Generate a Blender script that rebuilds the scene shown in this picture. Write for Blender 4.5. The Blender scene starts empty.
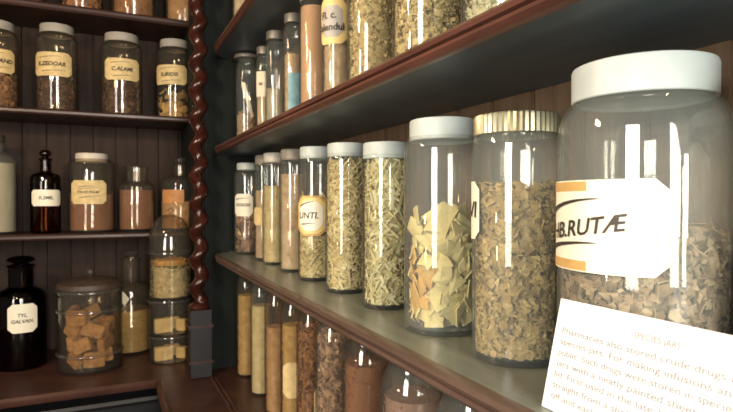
import bpy, math, random
from mathutils import Vector, Matrix, noise
C = bpy.context.scene.collection
R = math.radians
random.seed(7)

# ---------------------------------------------------------------- camera, world, lights, exposure
YAW = R(25.17); PITCH = R(0.63); F = 550.0
EYE = Vector((0, 0, 1.5))
cam = bpy.data.objects.new('camera', bpy.data.cameras.new('camera'))
C.objects.link(cam)
cam.location = EYE
cam.rotation_euler = (R(90) - PITCH, 0, -YAW)
cam.data.sensor_width = 36; cam.data.lens = 36 * F / 733
cam.data.clip_start = .02
cam.data.dof.use_dof = True; cam.data.dof.focus_distance = .65; cam.data.dof.aperture_fstop = 14
bpy.context.scene.camera = cam

w = bpy.data.worlds.new('world'); bpy.context.scene.world = w
w.use_nodes = True
w.node_tree.nodes['Background'].inputs[0].default_value = (.95, .74, .62, 1)
w.node_tree.nodes['Background'].inputs[1].default_value = .085

vs = bpy.context.scene.view_settings
vs.view_transform = 'Standard'; vs.look = 'None'; vs.gamma = 1; vs.use_curve_mapping = False
vs.exposure = 0.60
bpy.context.scene.cycles.transparent_max_bounces = 48
bpy.context.scene.cycles.max_bounces = 8
bpy.context.scene.cycles.sample_clamp_indirect = 4


def area(name, loc, target, sx, sy, power, col):
    l = bpy.data.lights.new(name, 'AREA'); l.shape = 'RECTANGLE'; l.size = sx; l.size_y = sy
    l.energy = power; l.color = col
    l.spread = R(110)
    o = bpy.data.objects.new(name, l); C.objects.link(o); o.location = loc
    o.rotation_euler = (Vector(target) - Vector(loc)).to_track_quat('-Z', 'Y').to_euler()
    return o


# windows behind the camera (cool daylight) and on the left side, warm lamps in the room
for k in (-1, 1):
    area('window_light_behind', (.30 + k * .27, -1.6, 1.9), (.35, .6, 1.5), .4, 1.3, 13, (1.0, .94, .82))
area('window_light_left', (-1.7, -.75, 1.75), (.5, .25, 1.35), .7, 1.1, 15, (1.0, .955, .86))


def bulb(name, loc, power, rad, col):
    l = bpy.data.lights.new(name, 'POINT'); l.energy = power; l.shadow_soft_size = rad; l.color = col
    o = bpy.data.objects.new(name, l); C.objects.link(o); o.location = loc


bulb('warm_lamp', (-1.0, .95, 2.30), 9, .05, (1, .62, .34))
bulb('warm_lamp', (-.65, .75, 2.0), 20, .05, (1, .70, .40))
bulb('warm_lamp', (-1.1, .5, 1.35), 5, .035, (1, .62, .32))

# ---------------------------------------------------------------- pixel helpers
RM = cam.rotation_euler.to_matrix()


def ray(x, y):
    return RM @ Vector(((x - 366.5) / F, (206 - y) / F, -1))


def on_plane(x, y, axis, val):
    d = ray(x, y); t = (val - EYE[axis]) / d[axis]
    return EYE + d * t


def bearing(x):
    return YAW + math.atan((x - 366.5) / F)


def solve(xl, xr, Xc=None, Yc=None):
    a, b = bearing(xl), bearing(xr)
    m, h = (a + b) / 2, (b - a) / 2
    dist = Xc / math.sin(m) if Xc is not None else Yc / math.cos(m)
    return dist * math.sin(m), dist * math.cos(m), dist * math.sin(h)


def z_at(x, y, px, py):
    """height of a point seen at pixel row py standing above plan position x, y"""
    depth = x * math.sin(YAW) + y * math.cos(YAW)
    return 1.5 + (200 - py) / F * depth


# ---------------------------------------------------------------- mesh helpers
class MB:
    def __init__(s): s.v = []; s.f = []

    def add(s, vs_, fs_):
        n = len(s.v); s.v += [tuple(p) for p in vs_]; s.f += [tuple(i + n for i in f) for f in fs_]

    def box(s, a, b, bev=0.0):
        x0, y0, z0 = a; x1, y1, z1 = b
        if bev <= 0:
            s.add([(x, y, z) for x in (x0, x1) for y in (y0, y1) for z in (z0, z1)],
                  [(0, 1, 3, 2), (4, 6, 7, 5), (0, 4, 5, 1), (2, 3, 7, 6), (0, 2, 6, 4), (1, 5, 7, 3)])
            return
        import bmesh
        bm = bmesh.new(); bmesh.ops.create_cube(bm, size=1)
        for v in bm.verts:
            v.co = Vector(((x0 + x1) / 2 + v.co.x * (x1 - x0), (y0 + y1) / 2 + v.co.y * (y1 - y0), (z0 + z1) / 2 + v.co.z * (z1 - z0)))
        bmesh.ops.bevel(bm, geom=bm.edges[:], offset=bev, segments=2, affect='EDGES')
        bm.verts.index_update()
        s.add([v.co[:] for v in bm.verts], [[v.index for v in f.verts] for f in bm.faces]); bm.free()

    def lathe(s, prof, seg=40, cx=0, cy=0, flute=0, nfl=0):
        """prof: list of (r, z); points with r==0 become poles"""
        n0 = len(s.v); rings = []
        for r, z in prof:
            if r < 1e-6:
                s.v.append((cx, cy, z)); rings.append([len(s.v) - 1])
            else:
                ring = []
                for i in range(seg):
                    a = 2 * math.pi * i / seg
                    rr = r * (1 + (flute * math.cos(a * nfl) if nfl else 0))
                    s.v.append((cx + rr * math.cos(a), cy + rr * math.sin(a), z)); ring.append(len(s.v) - 1)
                rings.append(ring)
        for A, B in zip(rings, rings[1:]):
            if len(A) == 1 and len(B) == 1: continue
            for i in range(seg):
                j = (i + 1) % seg
                if len(A) == 1: s.f.append((A[0], B[j], B[i]))
                elif len(B) == 1: s.f.append((A[i], A[j], B[0]))
                else: s.f.append((A[i], A[j], B[j], B[i]))

    def extrude(s, prof, axis, a, b):
        """closed polygon prof swept along world axis 'x' or 'y' from a to b; prof is (other, z)"""
        n = len(prof)
        P = (lambda t, q: (t, q[0], q[1])) if axis == 'x' else (lambda t, q: (q[0], t, q[1]))
        s.add([P(a, q) for q in prof] + [P(b, q) for q in prof],
              [(i, (i + 1) % n, n + (i + 1) % n, n + i) for i in range(n)] + [tuple(range(n))[::-1], tuple(range(n, 2 * n))])

    def build(s, name, mat, parent=None, loc=None, smooth=30, world=False):
        me = bpy.data.meshes.new(name); me.from_pydata(s.v, [], s.f); me.update()
        if smooth:
            me.polygons.foreach_set('use_smooth', [True] * len(me.polygons))
            me.set_sharp_from_angle(angle=R(smooth))
        me.materials.append(mat)
        o = bpy.data.objects.new(name, me); C.objects.link(o)
        if parent: o.parent = parent
        if loc: o.location = loc
        return o


def fix_normals(o):
    import bmesh
    bm = bmesh.new(); bm.from_mesh(o.data); bmesh.ops.recalc_face_normals(bm, faces=bm.faces[:]); bm.to_mesh(o.data); bm.free()
    return o


def empty(name, loc, rz=0):
    o = bpy.data.objects.new(name, None); C.objects.link(o); o.location = loc; o.rotation_euler[2] = rz
    o.empty_display_size = .05
    return o


def tag(o, label=None, cat=None, group=None, kind=None):
    if label: o['label'] = label
    if cat: o['category'] = cat
    if group: o['group'] = group
    if kind: o['kind'] = kind
    return o


# ---------------------------------------------------------------- materials
def new_mat(name):
    m = bpy.data.materials.new(name); m.use_nodes = True
    nt = m.node_tree; b = nt.nodes['Principled BSDF']
    return m, nt, b


def N(nt, t, **kw):
    n = nt.nodes.new(t)
    for k, v in kw.items(): setattr(n, k, v)
    return n


def ramp(nt, fac, cols):
    r = N(nt, 'ShaderNodeValToRGB'); el = r.color_ramp.elements
    while len(el) < len(cols): el.new(.5)
    for e, (p, c) in zip(el, cols): e.position = p; e.color = (*c, 1)
    nt.links.new(fac, r.inputs[0]); return r.outputs[0]


def wood(name, c1, c2, rough=.38, stretch=(1, 1, 1), spec=.5, bump=.15, coat=0.0):
    m, nt, b = new_mat(name)
    tc = N(nt, 'ShaderNodeTexCoord'); mp = N(nt, 'ShaderNodeMapping'); mp.inputs['Scale'].default_value = stretch
    nt.links.new(tc.outputs['Object'], mp.inputs[0])
    n1 = N(nt, 'ShaderNodeTexNoise'); n1.inputs['Scale'].default_value = 5; n1.inputs['Detail'].default_value = 6; n1.inputs['Roughness'].default_value = .65
    nt.links.new(mp.outputs[0], n1.inputs[0])
    col = ramp(nt, n1.outputs[0], [(.3, c1), (.7, c2)])
    nt.links.new(col, b.inputs['Base Color'])
    n2 = N(nt, 'ShaderNodeTexNoise'); n2.inputs['Scale'].default_value = 9; n2.inputs['Detail'].default_value = 5
    nt.links.new(tc.outputs['Object'], n2.inputs[0])
    mr = N(nt, 'ShaderNodeMapRange'); mr.inputs[3].default_value = rough - .1; mr.inputs[4].default_value = rough + .12
    nt.links.new(n2.outputs[0], mr.inputs[0]); nt.links.new(mr.outputs[0], b.inputs['Roughness'])
    b.inputs['Specular IOR Level'].default_value = spec
    b.inputs['Coat Weight'].default_value = coat; b.inputs['Coat Roughness'].default_value = .2
    bp = N(nt, 'ShaderNodeBump'); bp.inputs['Strength'].default_value = bump; bp.inputs['Distance'].default_value = .002
    nt.links.new(n1.outputs[0], bp.inputs['Height']); nt.links.new(bp.outputs[0], b.inputs['Normal'])
    return m


def plain(name, c, rough=.5, metal=0, spec=.5, var=.0, scale=40, bump=0):
    m, nt, b = new_mat(name)
    b.inputs['Roughness'].default_value = rough; b.inputs['Metallic'].default_value = metal
    b.inputs['Specular IOR Level'].default_value = spec
    tc = N(nt, 'ShaderNodeTexCoord'); n1 = N(nt, 'ShaderNodeTexNoise'); n1.inputs['Scale'].default_value = scale; n1.inputs['Detail'].default_value = 4
    nt.links.new(tc.outputs['Object'], n1.inputs[0])
    lo = tuple(x * (1 - var) for x in c); hi = tuple(min(1, x * (1 + var)) for x in c)
    nt.links.new(ramp(nt, n1.outputs[0], [(.35, lo), (.65, hi)]), b.inputs['Base Color'])
    if bump:
        bp = N(nt, 'ShaderNodeBump'); bp.inputs['Strength'].default_value = bump; bp.inputs['Distance'].default_value = .002
        nt.links.new(n1.outputs[0], bp.inputs['Height']); nt.links.new(bp.outputs[0], b.inputs['Normal'])
    return m


def glass(name, tint=(.965, .975, .965), edge=(.45, .48, .46), refl=.045, rough=.03, haze=0.0):
    m, nt, b = new_mat(name); nt.nodes.remove(b)
    out = nt.nodes['Material Output']
    lw = N(nt, 'ShaderNodeLayerWeight'); lw.inputs[0].default_value = .5
    p5 = N(nt, 'ShaderNodeMath', operation='POWER'); p5.inputs[1].default_value = 4.5
    nt.links.new(lw.outputs['Facing'], p5.inputs[0])
    ma = N(nt, 'ShaderNodeMath', operation='MULTIPLY_ADD'); ma.inputs[1].default_value = .55; ma.inputs[2].default_value = refl; ma.use_clamp = True
    nt.links.new(p5.outputs[0], ma.inputs[0])
    p3 = N(nt, 'ShaderNodeMath', operation='POWER'); p3.inputs[1].default_value = 5
    nt.links.new(lw.outputs['Facing'], p3.inputs[0])
    mc = N(nt, 'ShaderNodeMix', data_type='RGBA'); mc.inputs[6].default_value = (*tint, 1); mc.inputs[7].default_value = (*edge, 1)
    nt.links.new(p3.outputs[0], mc.inputs[0])
    tr = N(nt, 'ShaderNodeBsdfTransparent'); nt.links.new(mc.outputs[2], tr.inputs[0])
    gl = N(nt, 'ShaderNodeBsdfGlossy'); gl.inputs['Roughness'].default_value = rough
    mx = N(nt, 'ShaderNodeMixShader')
    nt.links.new(ma.outputs[0], mx.inputs[0]); nt.links.new(tr.outputs[0], mx.inputs[1]); nt.links.new(gl.outputs[0], mx.inputs[2])
    last = mx
    if haze:
        df = N(nt, 'ShaderNodeBsdfDiffuse'); df.inputs[0].default_value = (.62, .70, .70, 1)
        m2 = N(nt, 'ShaderNodeMixShader'); m2.inputs[0].default_value = haze
        nt.links.new(mx.outputs[0], m2.inputs[1]); nt.links.new(df.outputs[0], m2.inputs[2]); last = m2
    nt.links.new(last.outputs[0], out.inputs[0])
    return m


def herb(name, cols, rough=.8, scale=60):
    """dried plant: every loose piece (mesh island) gets its own tone"""
    m, nt, b = new_mat(name)
    g = N(nt, 'ShaderNodeNewGeometry'); tc = N(nt, 'ShaderNodeTexCoord')
    n1 = N(nt, 'ShaderNodeTexNoise'); n1.inputs['Scale'].default_value = scale; n1.inputs['Detail'].default_value = 6
    nt.links.new(tc.outputs['Object'], n1.inputs[0])
    mm = N(nt, 'ShaderNodeMath', operation='MULTIPLY_ADD'); mm.inputs[1].default_value = .55
    nt.links.new(g.outputs['Random Per Island'], mm.inputs[0])
    m2 = N(nt, 'ShaderNodeMath', operation='MULTIPLY_ADD'); m2.inputs[1].default_value = 1.3; m2.inputs[2].default_value = -.42
    nt.links.new(n1.outputs[0], m2.inputs[0]); nt.links.new(m2.outputs[0], mm.inputs[2])
    k = len(cols)
    nt.links.new(ramp(nt, mm.outputs[0], [(i / (k - 1), c) for i, c in enumerate(cols)]), b.inputs['Base Color'])
    b.inputs['Roughness'].default_value = rough; b.inputs['Specular IOR Level'].default_value = .2
    return m


M = {}
M['shelf_x'] = wood('dark_varnished_wood_x', (.024, .010, .008), (.055, .022, .016), .36, (1, 9, 9), coat=.05)
M['shelf_y'] = wood('dark_varnished_wood_y', (.035, .013, .009), (.095, .034, .022), .36, (9, 1, 9), coat=.2)
M['worn'] = wood('worn_grey_wood', (.13, .145, .125), (.25, .275, .240), .30, (7, 1, 7), spec=.7)
M['mould'] = wood('red_mahogany', (.070, .028, .020), (.16, .066, .050), .34, (9, 1, 9), coat=.3)
M['mould_g'] = wood('worn_brown_edge', (.070, .042, .033), (.14, .094, .075), .36, (9, 1, 9), coat=.2)
M['under'] = wood('blue_paint_reflected_light', (.062, .088, .108), (.100, .136, .160), .42, (6, 1, 6), spec=.5)  # underside paint, lightened and blued to carry reflected light
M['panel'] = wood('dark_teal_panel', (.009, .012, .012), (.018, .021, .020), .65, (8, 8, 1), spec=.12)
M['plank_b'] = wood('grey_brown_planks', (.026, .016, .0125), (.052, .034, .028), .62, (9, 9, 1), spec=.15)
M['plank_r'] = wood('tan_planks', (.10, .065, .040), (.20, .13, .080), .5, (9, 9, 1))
M['col'] = wood('polished_mahogany', (.018, .004, .003), (.058, .013, .008), .24, (5, 5, 5), coat=.5)
M['count'] = wood('counter_mahogany', (.042, .018, .013), (.088, .038, .028), .42, (2, 2, 2), spec=.3, coat=.08)
M['black'] = wood('black_front', (.004, .004, .006), (.010, .010, .013), .5, (1, 5, 5))
M['wallm'] = plain('old_plaster', (.10, .085, .07), .9, var=.15)
M['floorm'] = wood('floor_boards', (.04, .025, .017), (.08, .05, .033), .5, (1, 8, 1))
M['glass'] = glass('clear_glass', haze=.03, refl=.055)
M['glass_near'] = glass('dusty_glass_glare', tint=(.972, .972, .955), haze=.065, refl=.06)  # dust film thickened so its bluish haze stands in for glare
M['glass_ring'] = glass('yellowed_glass_ring', (.80, .74, .66), (.25, .21, .17), .16, haze=.05)
M['glass_brown'] = glass('amber_glass', (.42, .20, .09), (.10, .04, .02), .06)
M['glass_dark'] = glass('dark_violet_glass', (.20, .13, .16), (.05, .03, .04), .06)
M['glass_old'] = glass('yellowed_glass', (.93, .88, .80), (.35, .30, .24), .07, haze=.02)
M['lid'] = plain('matt_white_lid', (.50, .57, .57), .45, var=.07, scale=25)
M['lid_far'] = plain('grey_beige_lid', (.36, .35, .31), .5, var=.1)  # darker and greyer than the ivory lids
M['lid_w'] = plain('ivory_lid', (.60, .57, .50), .5, var=.08, scale=25)
M['lid_g'] = plain('grey_lid', (.28, .26, .22), .5, var=.15)
M['lid_d'] = plain('dull_pewter_lid', (.30, .29, .27), .4, metal=.6, var=.15)
M['lid_b'] = plain('brown_cap', (.06, .04, .03), .5, var=.2)
M['brass'] = plain('ribbed_brass_cap', (.36, .35, .25), .38, metal=.7, var=.1)
M['cream'] = plain('cream_label', (.88, .85, .70), .55, var=.03)
M['cream_d'] = plain('aged_label', (.68, .53, .26), .6, var=.12, scale=60)
M['gold'] = plain('gold_label_band', (.60, .38, .14), .5, var=.10, scale=60)
M['gold_l'] = plain('yellow_label_border', (.80, .62, .26), .5, var=.08)
M['greylab'] = plain('grey_label_field', (.45, .43, .40), .5, var=.06)
M['ink'] = plain('black_ink', (.045, .038, .030), .5)
M['ink_soft'] = plain('pale_grey_ink', (.33, .33, .36), .6)  # card print in a pale neutral grey
M['card'] = plain('white_card', (.92, .92, .92), .6, var=.01)
M['paper'] = plain('paper_slip', (.80, .74, .58), .6, var=.05)
M['blue'] = plain('blue_paper', (.22, .42, .50), .6, var=.25)
M['cork'] = plain('cork', (.30, .18, .09), .8, var=.3)
M['orange_tag'] = plain('orange_paper_band', (.52, .24, .08), .6, var=.12)
M['h_straw'] = herb('straw_stalks', [(.34,.24,.09),(.56,.43,.18),(.74,.62,.32),(.86,.78,.50)])
M['h_straw2'] = herb('pale_stalks', [(.34,.27,.11),(.58,.49,.22),(.78,.70,.40),(.88,.84,.60)])
M['h_chip'] = herb('pale_chips', [(.64,.52,.20),(.75,.65,.30),(.81,.75,.40),(.85,.81,.53)], scale=25)
M['h_chip_o'] = herb('orange_chips', [(.56,.33,.09),(.66,.42,.12),(.74,.50,.17),(.78,.57,.24)], scale=25)
M['h_moss'] = herb('brown_moss', [(.28,.19,.07),(.42,.30,.12),(.54,.42,.18),(.68,.56,.28)], scale=90)
M['h_grey'] = herb('grey_brown_leaf', [(.14,.09,.05),(.30,.21,.12),(.46,.35,.21),(.62,.51,.35)], scale=70)
M['h_tan'] = herb('tan_chaff', [(.34,.22,.12),(.50,.34,.19),(.62,.45,.27),(.72,.57,.38)])
M['h_orange'] = herb('orange_powder', [(.48,.26,.13),(.54,.30,.16),(.60,.35,.19),(.64,.40,.23)], scale=20)
M['h_red'] = herb('reddish_bark', [(.16,.08,.04),(.30,.16,.09),(.44,.26,.14),(.58,.38,.22)])
M['h_gold'] = herb('golden_chaff', [(.40,.28,.10),(.56,.42,.18),(.66,.52,.25),(.78,.67,.38)])
M['h_dark'] = herb('dark_roots', [(.03, .015, .01), (.09, .05, .03), (.18, .10, .06), (.28, .18, .12)])
M['h_brick'] = herb('brown_powder', [(.20,.10,.065),(.25,.13,.085),(.30,.165,.11),(.34,.20,.14)], scale=15)
M['h_white'] = herb('white_powder', [(.40,.34,.22),(.46,.40,.27),(.50,.44,.31),(.54,.48,.35)], scale=15)
M['h_green'] = herb('pale_green_leaf', [(.34,.32,.18),(.52,.50,.30),(.66,.62,.42),(.76,.72,.54)])
M['h_slice'] = herb('yellow_slices', [(.50, .34, .12), (.62, .45, .18), (.70, .54, .24), (.76, .60, .30)])
M['biscuit'] = plain('tan_block', (.46, .28, .12), .75, var=.25, scale=60, bump=.3)
M['soap'] = plain('cream_block', (.80, .68, .38), .6, var=.12, scale=50, bump=.2)

# ---------------------------------------------------------------- setting
def struct(name, mb, mat):
    return tag(mb.build(name, mat, smooth=0), kind='structure')


X0, XB = .30, .51          # front edge and back boards of the right-hand shelves
YE = 1.86                   # far end of the right-hand shelves
YN = -.55                   # near end
BY0, BYB = 2.10, 2.36       # front edge and back boards of the far shelves
ZC = .94                    # counter height
m = MB(); m.box((-3.0, -3.0, -.05), (.60, 2.5, 0)); struct('floor', m, M['floorm'])
m = MB(); m.box((-3.0, 2.42, 0), (.60, 2.5, 3.0)); struct('wall_back', m, M['wallm'])
m = MB(); m.box((.56, -3.0, 0), (.64, 2.42, 3.0)); struct('wall_right', m, M['wallm'])
m = MB(); m.box((-3.0, -3.0, 3.0), (.64, 2.5, 3.05)); struct('ceiling', m, M['wallm'])


# ---- right-hand shelving
def shelf_profile(xf, xb, zt, zb):
    t = zt - zb
    return [(xb, zb), (xf + .010, zb), (xf + .004, zb + t * .08), (xf, zb + t * .28), (xf + .001, zb + t * .44), (xf + .0045, zb + t * .50),
            (xf - .001, zb + t * .58), (xf - .003, zb + t * .75), (xf, zb + t * .93), (xf + .006, zt), (xb, zt)]


ru = tag(empty('wall_shelving', (.40, .6, ZC)), 'long dark wood wall shelves with red-brown moulded edges along the right wall', 'shelves')
inv = Matrix.Translation(-Vector((.40, .6, ZC)))


def rbuild(mb, name, mat, root, smooth=30):
    o = mb.build(name, mat, root, smooth=smooth); o.matrix_parent_inverse = Matrix.Translation(-root.location)
    return o


SZ = {'top': (1.98, 1.962), 'upper': (1.667, 1.6445), 'mid': (1.329, 1.304)}
for k, (zt, zb) in SZ.items():
    xi = X0 + .012
    # moulded front edge that rounds back at the far corner
    st = [(YN, 0), (1.70, 0), (1.74, .002), (1.77, .006), (1.795, .013), (1.815, .024), (YE - .035, .040), (YE - .03, .055)]
    m = MB(); pr = shelf_profile(0, .012, zt, zb); n = len(pr)
    for (yy, dx) in st: m.v += [(X0 + dx + q[0], yy, q[1]) for q in pr]
    for i in range(len(st) - 1):
        for q in range(n): a_ = i * n + q; b_ = i * n + (q + 1) % n; m.f.append((a_, b_, b_ + n, a_ + n))
    m.f += [tuple(range(n))[::-1], tuple(range((len(st) - 1) * n, len(st) * n))]
    rbuild(m, 'shelf_edge', M['mould'] if k != 'mid' else M['mould_g'], ru, 40)
    outline = [(XB, YN)] + [(xi + dx, yy) for yy, dx in st] + [(xi + .055, YE), (XB, YE)]
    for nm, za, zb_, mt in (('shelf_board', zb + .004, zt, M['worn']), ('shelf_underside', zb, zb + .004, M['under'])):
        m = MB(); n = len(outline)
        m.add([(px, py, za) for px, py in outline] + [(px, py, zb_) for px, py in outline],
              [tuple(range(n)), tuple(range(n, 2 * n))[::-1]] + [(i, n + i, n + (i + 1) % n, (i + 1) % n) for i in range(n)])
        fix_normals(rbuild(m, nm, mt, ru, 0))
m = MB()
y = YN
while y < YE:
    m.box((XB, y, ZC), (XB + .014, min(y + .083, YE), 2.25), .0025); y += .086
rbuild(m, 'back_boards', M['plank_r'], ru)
m = MB(); m.box((X0 - .012, YE, ZC), (XB + .03, YE + .025, 2.7)); rbuild(m, 'end_panel', M['panel'], ru, 0)
m = MB(); m.box((X0 + .012, YE - .004, 1.4), (XB, YE, 1.42)); 

# ---- far shelving
bu = tag(empty('corner_shelving', (-.2, 2.2, ZC)), 'dark wood shelves with vertical board backing across the far corner', 'shelves')
XL, XR = -.75, .272
BZ = [(2.155, 2.132), (1.802, 1.783), (1.386, 1.366)]
for zt, zb in BZ:
    t = zt - zb
    m = MB(); m.extrude([(BYB, zb), (BY0 + .004, zb), (BY0, zb + t * .3), (BY0, zb + t * .7), (BY0 + .004, zt), (BYB, zt)], 'x', XL, XR)
    rbuild(m, 'shelf_board', M['shelf_x'], bu)
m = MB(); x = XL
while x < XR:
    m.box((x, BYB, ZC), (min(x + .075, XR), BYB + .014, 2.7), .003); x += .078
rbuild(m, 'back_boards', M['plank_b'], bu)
m = MB(); m.box((XR, 1.885, ZC), (XR + .016, BYB, 2.7)); rbuild(m, 'side_panel', M['panel'], bu, 0)

# twisted column on a moulded base
cx, cy = .260, 1.80
tc_ = tag(empty('twisted_column', (cx, cy, ZC)), 'dark red barley-twist wooden column on a square base between the two sets of shelves', 'column')
m = MB(); seg = 26; zs = [i * .0035 for i in range(0, 400)]; pitch = .089; z0c = .236
for i, z in enumerate(zs):
    ph = 2 * math.pi * z / pitch
    rb = .0212
    ox, oy = .0095 * math.cos(ph), .0095 * math.sin(ph)
    for j in range(seg):
        a = 2 * math.pi * j / seg
        m.v.append((ox + rb * math.cos(a), oy + rb * math.sin(a), z0c + z))
for i in range(len(zs) - 1):
    for j in range(seg):
        k = (j + 1) % seg
        m.f.append((i * seg + j, i * seg + k, (i + 1) * seg + k, (i + 1) * seg + j))
m.f.append(tuple(range(seg))[::-1])
m.build('twisted_shaft', M['col'], tc_, smooth=180)
m = MB()
m.box((-.030, -.030, .004), (.034, .034, .215), .002)
m.build('base_block', M['black'], tc_)
m = MB()
for zz in (.048, .160):
    m.box((-.036, -.036, zz), (.040, .040, zz + .010), .003)
m.build('base_moulding', M['shelf_x'], tc_)
m = MB(); m.lathe([(0, .213), (.030, .215), (.034, .222), (.030, .230), (.024, .234), (0, .236)], 24); m.build('base_ring', M['col'], tc_)

# ---- counter, L shaped, with dark cupboard fronts under it
co = tag(empty('corner_counter', (.1, 1.9, 0)), 'L-shaped red-brown wooden counter below both sets of shelves with black fronts', 'counter')
def cb(mb, name, mat, smooth=30):
    o = mb.build(name, mat, co, smooth=smooth); o.matrix_parent_inverse = Matrix.Translation(-co.location); return o
t = .026
m = MB(); m.extrude([(BYB, ZC - t), (1.826, ZC - t), (1.82, ZC - t * .6), (1.82, ZC - t * .3), (1.826, ZC), (BYB, ZC)], 'x', XL, .136); cb(m, 'counter_top', M['count'])
m = MB(); m.extrude([(.55, ZC - t), (.136, ZC - t), (.130, ZC - t * .6), (.130, ZC - t * .3), (.136, ZC), (.55, ZC)], 'y', YN, BYB); cb(m, 'counter_top', M['count'])
m = MB()
for xx in (.292, .304): m.extrude([(xx - .004, ZC), (xx - .003, ZC + .004), (xx, ZC + .0055), (xx + .003, ZC + .004), (xx + .004, ZC)], 'y', YN, 1.765)
m.extrude([(.142, ZC), (.143, ZC + .003), (.146, ZC + .004), (.149, ZC + .003), (.150, ZC)], 'y', YN, 1.80)
cb(m, 'bead_moulding', M['shelf_y'])
m = MB(); m.box((XL, 1.90, 0), (.55, BYB, ZC - t)); m.box((.20, YN, 0), (.55, 1.90, ZC - t)); cb(m, 'cupboard_front', M['black'], 0)
m = MB()
m.extrude([(1.84, ZC - .075), (1.835, ZC - .065), (1.84, ZC - .055), (1.90, ZC - .05), (1.90, ZC - .08)], 'x', XL, .2); cb(m, 'cornice_rail', M['black'])

# ---------------------------------------------------------------- text helper
def text_mesh(s, size, bold=0.0):
    cu = bpy.data.curves.new('t', 'FONT'); cu.body = s; cu.size = size; cu.offset = bold; cu.align_x = 'CENTER'; cu.align_y = 'CENTER'
    cu.resolution_u = 3
    o = bpy.data.objects.new('t', cu); C.objects.link(o)
    dg = bpy.context.evaluated_depsgraph_get(); me = o.evaluated_get(dg).to_mesh()
    vs_ = [v.co.copy() for v in me.vertices]; fs_ = [tuple(p.vertices) for p in me.polygons]
    o.evaluated_get(dg).to_mesh_clear(); C.objects.unlink(o); bpy.data.objects.remove(o); bpy.data.curves.remove(cu)
    return vs_, fs_


def wrap(r, s, z):
    """label coordinate s (arc length, + = viewer's right) -> local point; angle 0 faces -Y (the label's front)"""
    a = s / r
    return (r * math.sin(a), -r * math.cos(a), z)


def patch(mb, r, s0, s1, z0, z1, ch, th=.0004, n=24):
    """chamfered label plate wrapped round radius r, closed with a little thickness"""
    ss = sorted(set([s0 + (s1 - s0) * i / n for i in range(n + 1)] + [s0 + ch, s1 - ch]))
    ring = []
    for s in ss:
        e = max(0, ch - (s - s0), ch - (s1 - s)) if ch else 0
        e *= min(1, .9)
        ring.append((s, z0 + e, z1 - e))
    n0 = len(mb.v); k = len(ring)
    for rr in (r + th, r):
        for s, a, b in ring: mb.v.append(wrap(rr, s * rr / (r), a))
        for s, a, b in ring: mb.v.append(wrap(rr, s * rr / (r), b))
    o = lambda layer, row, i: n0 + layer * 2 * k + row * k + i
    for i in range(k - 1):
        mb.f.append((o(0, 0, i), o(0, 0, i + 1), o(0, 1, i + 1), o(0, 1, i)))
        mb.f.append((o(1, 0, i + 1), o(1, 0, i), o(1, 1, i), o(1, 1, i + 1)))
        mb.f.append((o(1, 0, i), o(1, 0, i + 1), o(0, 0, i + 1), o(0, 0, i)))
        mb.f.append((o(0, 1, i), o(0, 1, i + 1), o(1, 1, i + 1), o(1, 1, i)))
    mb.f.append((o(0, 0, 0), o(0, 1, 0), o(1, 1, 0), o(1, 0, 0)))
    mb.f.append((o(0, 0, k - 1), o(1, 0, k - 1), o(1, 1, k - 1), o(0, 1, k - 1)))


def swoosh(mb, r, s0, s1, za, zb, w, n=20):
    n0 = len(mb.v)
    for i in range(n + 1):
        t = i / n; s = s0 + (s1 - s0) * t
        z = za + (zb - za) * (1 - (1 - t) ** 1.8); h = w * (1 - t) ** .7 * .5 + .0002
        mb.v.append(wrap(r, s, z - h)); mb.v.append(wrap(r, s, z + h))
    for i in range(n):
        a = n0 + 2 * i; mb.f.append((a, a + 2, a + 3, a + 1))


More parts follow.
